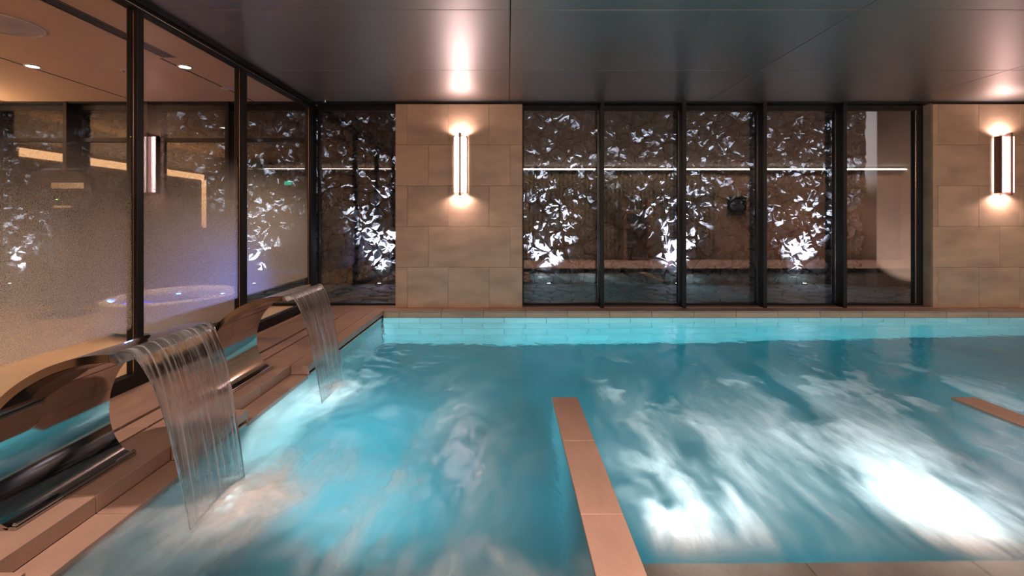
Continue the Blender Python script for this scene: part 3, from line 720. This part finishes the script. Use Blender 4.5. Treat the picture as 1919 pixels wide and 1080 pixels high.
# ---------------------------------------------------------------- stone wall
def clip_cell(c, others, box):
    poly = [(box[0], box[2]), (box[1], box[2]), (box[1], box[3]), (box[0], box[3])]
    for q in others:
        mx, mz = (c[0] + q[0]) / 2, (c[1] + q[1]) / 2; dx, dz = q[0] - c[0], q[1] - c[1]; new = []
        for i in range(len(poly)):
            a, b = poly[i], poly[(i + 1) % len(poly)]
            da = (a[0] - mx) * dx + (a[1] - mz) * dz; db = (b[0] - mx) * dx + (b[1] - mz) * dz
            if da <= 0: new.append(a)
            if (da < 0 < db) or (db < 0 < da):
                t = da / (da - db); new.append((a[0] + (b[0] - a[0]) * t, a[1] + (b[1] - a[1]) * t))
        poly = new
        if not poly: break
    return poly
def sites(x0, x1, z0, z1, d, seed, small=None):
    r = np.random.default_rng(seed); pts = []; tries = 0
    area = (x1 - x0) * (z1 - z0); target = int(area / (d * d * 0.72))
    while len(pts) < target and tries < target * 60:
        tries += 1; p = (r.uniform(x0, x1), r.uniform(z0, z1)); dm = d * (small(p) if small else 1) * r.uniform(.62, 1.05)
        if pts:
            A = np.array(pts); 
            if (np.hypot(A[:, 0] - p[0], A[:, 1] - p[1]) < dm).any(): continue
        pts.append(p)
    return pts
def stones(pts, box, to3, joint, h0, h1, rr, jag=1.0):
    """returns list of (area-ish key point, verts, faces) for every cell, in local (u, v, height)"""
    A = np.array(pts); out = []
    for i, p in enumerate(pts):
        dd = np.hypot(A[:, 0] - p[0], A[:, 1] - p[1]); idx = np.argsort(dd)[1:15]
        poly = clip_cell(p, [pts[j] for j in idx], box)
        if len(poly) < 3: continue
        cx = sum(q[0] for q in poly) / len(poly); cz = sum(q[1] for q in poly) / len(poly)
        # chop corners
        pp = []
        for k in range(len(poly)):
            a, b = poly[k], poly[(k + 1) % len(poly)]
            if math.hypot(a[0] - b[0], a[1] - b[1]) < 0.02: continue
            for t in (0.18, 0.5, 0.82) if math.hypot(a[0] - b[0], a[1] - b[1]) > 0.14 else (0.25, 0.75): pp.append((a[0] + (b[0] - a[0]) * t, a[1] + (b[1] - a[1]) * t))
        if len(pp) < 5: continue
        rad = [math.hypot(q[0] - cx, q[1] - cz) for q in pp]
        H = rr.uniform(h0, h1); n = len(pp); vs = []
        tilt = (rr.uniform(-1, 1) * .16 * jag, rr.uniform(-1, 1) * .2 * jag)
        for (ins, hh, jt) in ((joint, -0.02, 0.0), (joint + 0.006, H * 0.55, 0.008), (joint + 0.035, H * 0.95, 0.014), (None, H * 1.1, 0.016)):
            for q, rd in zip(pp, rad):
                s_ = max(0.1, (rd - ins) / rd) if ins is not None else 0.5
                u = (q[0] - cx) * s_ + rr.uniform(-jt, jt) * jag; v = (q[1] - cz) * s_ + rr.uniform(-jt, jt) * jag
                z = hh + (rr.uniform(-jt, jt) * 1.6 * jag + (u * tilt[0] + v * tilt[1]) if hh > 0 else 0)
                vs.append((u, v, z))
        vs.append((0, 0, H * 1.12 + rr.uniform(-.015, .015) * jag)); fs = []
        for ring_ in range(3):
            for k in range(n):
                a = ring_ * n + k; b = ring_ * n + (k + 1) % n; fs.append((a, b, b + n)); fs.append((a, b + n, a + n))
        for k in range(n): fs.append((3 * n + k, 3 * n + (k + 1) % n, 4 * n))
        out.append(((cx, cz), vs, fs))
    return out
YS = 9.36
rr = random.Random(11)
sw = MB().box(-10.8, 7.25, YS, YS + 0.25, -0.05, 4.0).build('wall_garden', 'mortar')
tag(sw, 'rough dark fieldstone wall lit from below behind the windows', None, None, 'structure')
pts = sites(-10.8, 7.25, -0.02, 3.5, 0.33, 5, lambda p: 1.12 if p[1] < 1.3 else 0.88)
cells = stones(pts, (-10.8, 7.25, -0.02, 3.5), None, 0.009, 0.035, 0.13, rr, 2.1)
def seen(c):
    x = CX + c[0][0] * F / YS
    if 975 < x < 1640 or 590 < x < 745: return 0
    if 465 < x < 570: return 1
    if 285 < x < 420 or 150 < x < 237: return 2
    return 3 if x > -20 else 4
cells.sort(key=lambda c: (seen(c), rr.random()))
rest = MB()
for i, (c, vs, fs) in enumerate(cells):
    V = [(u, -hh, v) for u, v, hh in vs]
    if i < 300: MB().add(V, fs).build('stone', 'stone', sw, False, (c[0], YS, c[1]))
    else: rest.add([(c[0] + a, YS + b, c[1] + d) for a, b, d in V], fs)
o = rest.build('stone', 'stone', sw); o['kind'] = 'stuff'
# garden paving
gr = MB().box(-11, 10, YG + 0.06, YS + 0.2, -0.3, -0.035).build('floor_garden', 'mortar')
tag(gr, 'dark irregular stone paving between the windows and the stone wall', None, None, 'structure')
pts = sites(-10, 8.5, YG + 0.1, YS - 0.02, 0.42, 8)
for c, vs, fs in stones(pts, (-10, 8.5, YG + 0.1, YS - 0.02), None, 0.012, 0.028, 0.04, rr, 0.25):
    MB().add([(u, v, hh) for u, v, hh in vs], fs).build('paving_stone', 'paving', gr, False, (c[0], c[1], -0.035))
structure(MB().box(7.25, 10.0, 8.95, YS + 0.25, -0.05, 4.0, 0.01).build('wall_garden', 'render'), 'smooth plastered end of the garden wall at the right')
for i, (x, e, where) in enumerate(UPL):
    o = empty('garden_uplight', (x, 9.05, 0.0)); tag(o, 'small round uplight by the stone wall ' + where, 'outdoor light', 'uplights at the foot of the stone wall')
    MB().lathe((0, 0, 0), [(0.05, 0.0), (0.05, 0.035), (0.042, 0.04), (0.040, 0.025)], 20).build('housing', 'steelb', o, True)
    MB().lathe((0, 0, 0.026), [(0.038, 0.0), (0.038, 0.006), (0.015, 0.012)], 16).build('lens', 'lens', o, True)

# ---------------------------------------------------------------- rear wall of the hall (seen in the window reflections)
rw = MB().box(-11, XR, -1.35, -1.22, 0, ZC + 0.1).build('wall_rear', 'tile'); structure(rw, 'stone wall behind the camera, mirrored in the windows')
for k in range(46):
    piece('fluted_slat', 0.45 + 0.14 * k, 0.45 + 0.14 * k + 0.10, -1.22, -1.16, 0.0, 2.86, 'flute', rw, 0.012)
for a, b in ((-7.9, XG - 0.1), (XG + 0.01, XR)):
    cl_ = MB().box(a, b, -1.22, -1.02, 2.90, 2.93, 0.003).build('cove_ledge', 'render', rw)
    MB().box(a, b, -1.06, -1.03, 2.948, 2.970, 0.003).build('cove_strip', 'coveline', cl_)
structure(MB().box(XR, XR + 0.1, -1.3, YG + 0.2, 0, ZC + 0.1).build('wall_right', 'tile'), 'stone tiled end wall at the far right of the hall')
o = empty('towel_shelf', (4.15, -0.98, 0)); tag(o, 'oak towel shelf mirrored in the second pane of the long window', 'shelf')
for x in (-0.36, 0.36): MB().box(x - 0.03, x + 0.03, -0.12, 0.12, 0.0, 2.05, 0.004).build('side_panel', 'wood', o)
for z in (0.05, 0.55, 1.05, 1.5, 2.02): MB().box(-0.33, 0.33, -0.12, 0.12, z, z + 0.03, 0.003).build('shelf_board', 'wood', o)
for z in (1.08, 1.53):
    for k in range(3):
        b = MB().box(3.87 + k * 0.18, 4.03 + k * 0.18, -1.08, -0.90, z, z + 0.10, 0.02).build('folded_towel', 'towel', None, True)
        tag(b, 'folded white towel on the %s loaded board of the oak shelf, %s' % ('upper' if z > 1.3 else 'lower', ('toward the partition', 'in the middle', 'toward the right end')[k]), 'towel', 'white towels on the oak shelf')
o = empty('wall_screen', (7.5, -1.2, 1.75)); tag(o, 'dark wall panel mirrored in the third pane of the long window', 'screen')
MB().box(-0.3, 0.3, -0.01, 0.05, -0.3, 0.3, 0.008).build('frame', 'black', o); MB().box(-0.27, 0.27, 0.05, 0.054, -0.27, 0.27).build('screen', 'void', o)

# ---------------------------------------------------------------- spa room
sl = MB().box(-8.2, -8.0, -1.1, YG, 0, ZC + 0.1).build('wall_left', 'render'); structure(sl, 'side wall of the spa room with a warm lit cove')
MB().box(-8.0, -7.97, 1.8, 6.3, 2.34, 2.48, 0.002).build('cove_strip', 'cove', sl)
MB().box(-8.0, -7.97, 1.72, 1.86, 1.1, 2.34, 0.002).build('cove_strip', 'cove', sl)
tub = empty('whirlpool_tub', (-4.15, 5.7, 0)); tag(tub, 'low oval white tub glowing blue inside behind the frosted glass', 'hot tub')
MB().lathe((0, 0, 0), [(0.62, 0.0), (0.72, 0.05), (0.78, 0.30), (0.80, 0.36), (0.72, 0.38), (0.66, 0.34), (0.60, 0.10), (0.3, 0.08)], 40, 0.85, 1.0).build('shell', 'white', tub, True)
MB().lathe((0, 0, 0), [(0.655, 0.285), (0.655, 0.30), (0.3, 0.30)], 40, 0.85, 1.0).build('tub_water', surf('painted_blue_glow_water', (0.05, 0.09, 0.55), 0.05), tub, True)  # blue glow of the lit water is put into its base colour
for s in (-1, 1):
    MB().lathe((0.3 * s, 0.45, 0.30), [(0.03, 0.0), (0.03, 0.006), (0.01, 0.01)], 12).build('lamp_lens', emit('blue_lens_light', (0.2, 0.35, 1.0), 9.0), tub, True)
o = empty('exit_sign', (-7.2, -1.2, 2.5)); tag(o, 'small green lit sign on the rear wall mirrored in the spa window', 'sign')
MB().box(-0.14, 0.14, 0, 0.04, -0.08, 0.08, 0.004).build('housing', 'white', o); MB().box(-0.12, 0.12, 0.04, 0.043, -0.06, 0.06).build('lit_panel', 'green', o)

# console on a post, behind the near frosted pane
o = empty('machine_console', (-6.05, 6.2, 0)); tag(o, 'dark rounded machine console with a tiny green light behind the frosted glass', 'exercise machine')
MB().box(-0.05, 0.05, -0.04, 0.04, 0.02, 1.42, 0.01).build('post', 'black', o)
MB().box(-0.30, 0.30, -0.25, 0.25, 0.0, 0.03, 0.01).build('base', 'black', o)
pts_ = smooth_curve([(-0.50, 1.40), (-0.47, 1.62), (-0.38, 1.90), (-0.2, 1.97), (0.2, 1.95), (0.36, 1.86), (0.46, 1.6), (0.52, 1.38), (0.3, 1.42), (0.0, 1.43), (-0.3, 1.42), (-0.49, 1.40)], 4)[:-1]
b = MB(); n = len(pts_); b.add([(p.x, y, p.y) for y in (-0.06, 0.06) for p in pts_], [(i, (i + 1) % n, n + (i + 1) % n, n + i) for i in range(n)] + [tuple(range(n))[::-1], tuple(range(n, 2 * n))])
hd = b.build('console_head', 'black', o)
MB().box(-0.11, 0.33, -0.066, -0.06, 1.72, 1.80, 0.002).build('display', surf('pale_display', (0.55, 0.52, 0.45), 0.5), hd)
MB().box(-0.08, 0.16, -0.066, -0.06, 1.46, 1.49, 0.002).build('label_strip', 'white', hd)
MB().lathe((-0.03, 0, 0), [(0.012, 0.0), (0.006, 0.006)], 10).build('status_light', emit('green_led', (0.2, 0.9, 0.1), 8.0), hd, loc=(0, -0.066, 1.57))
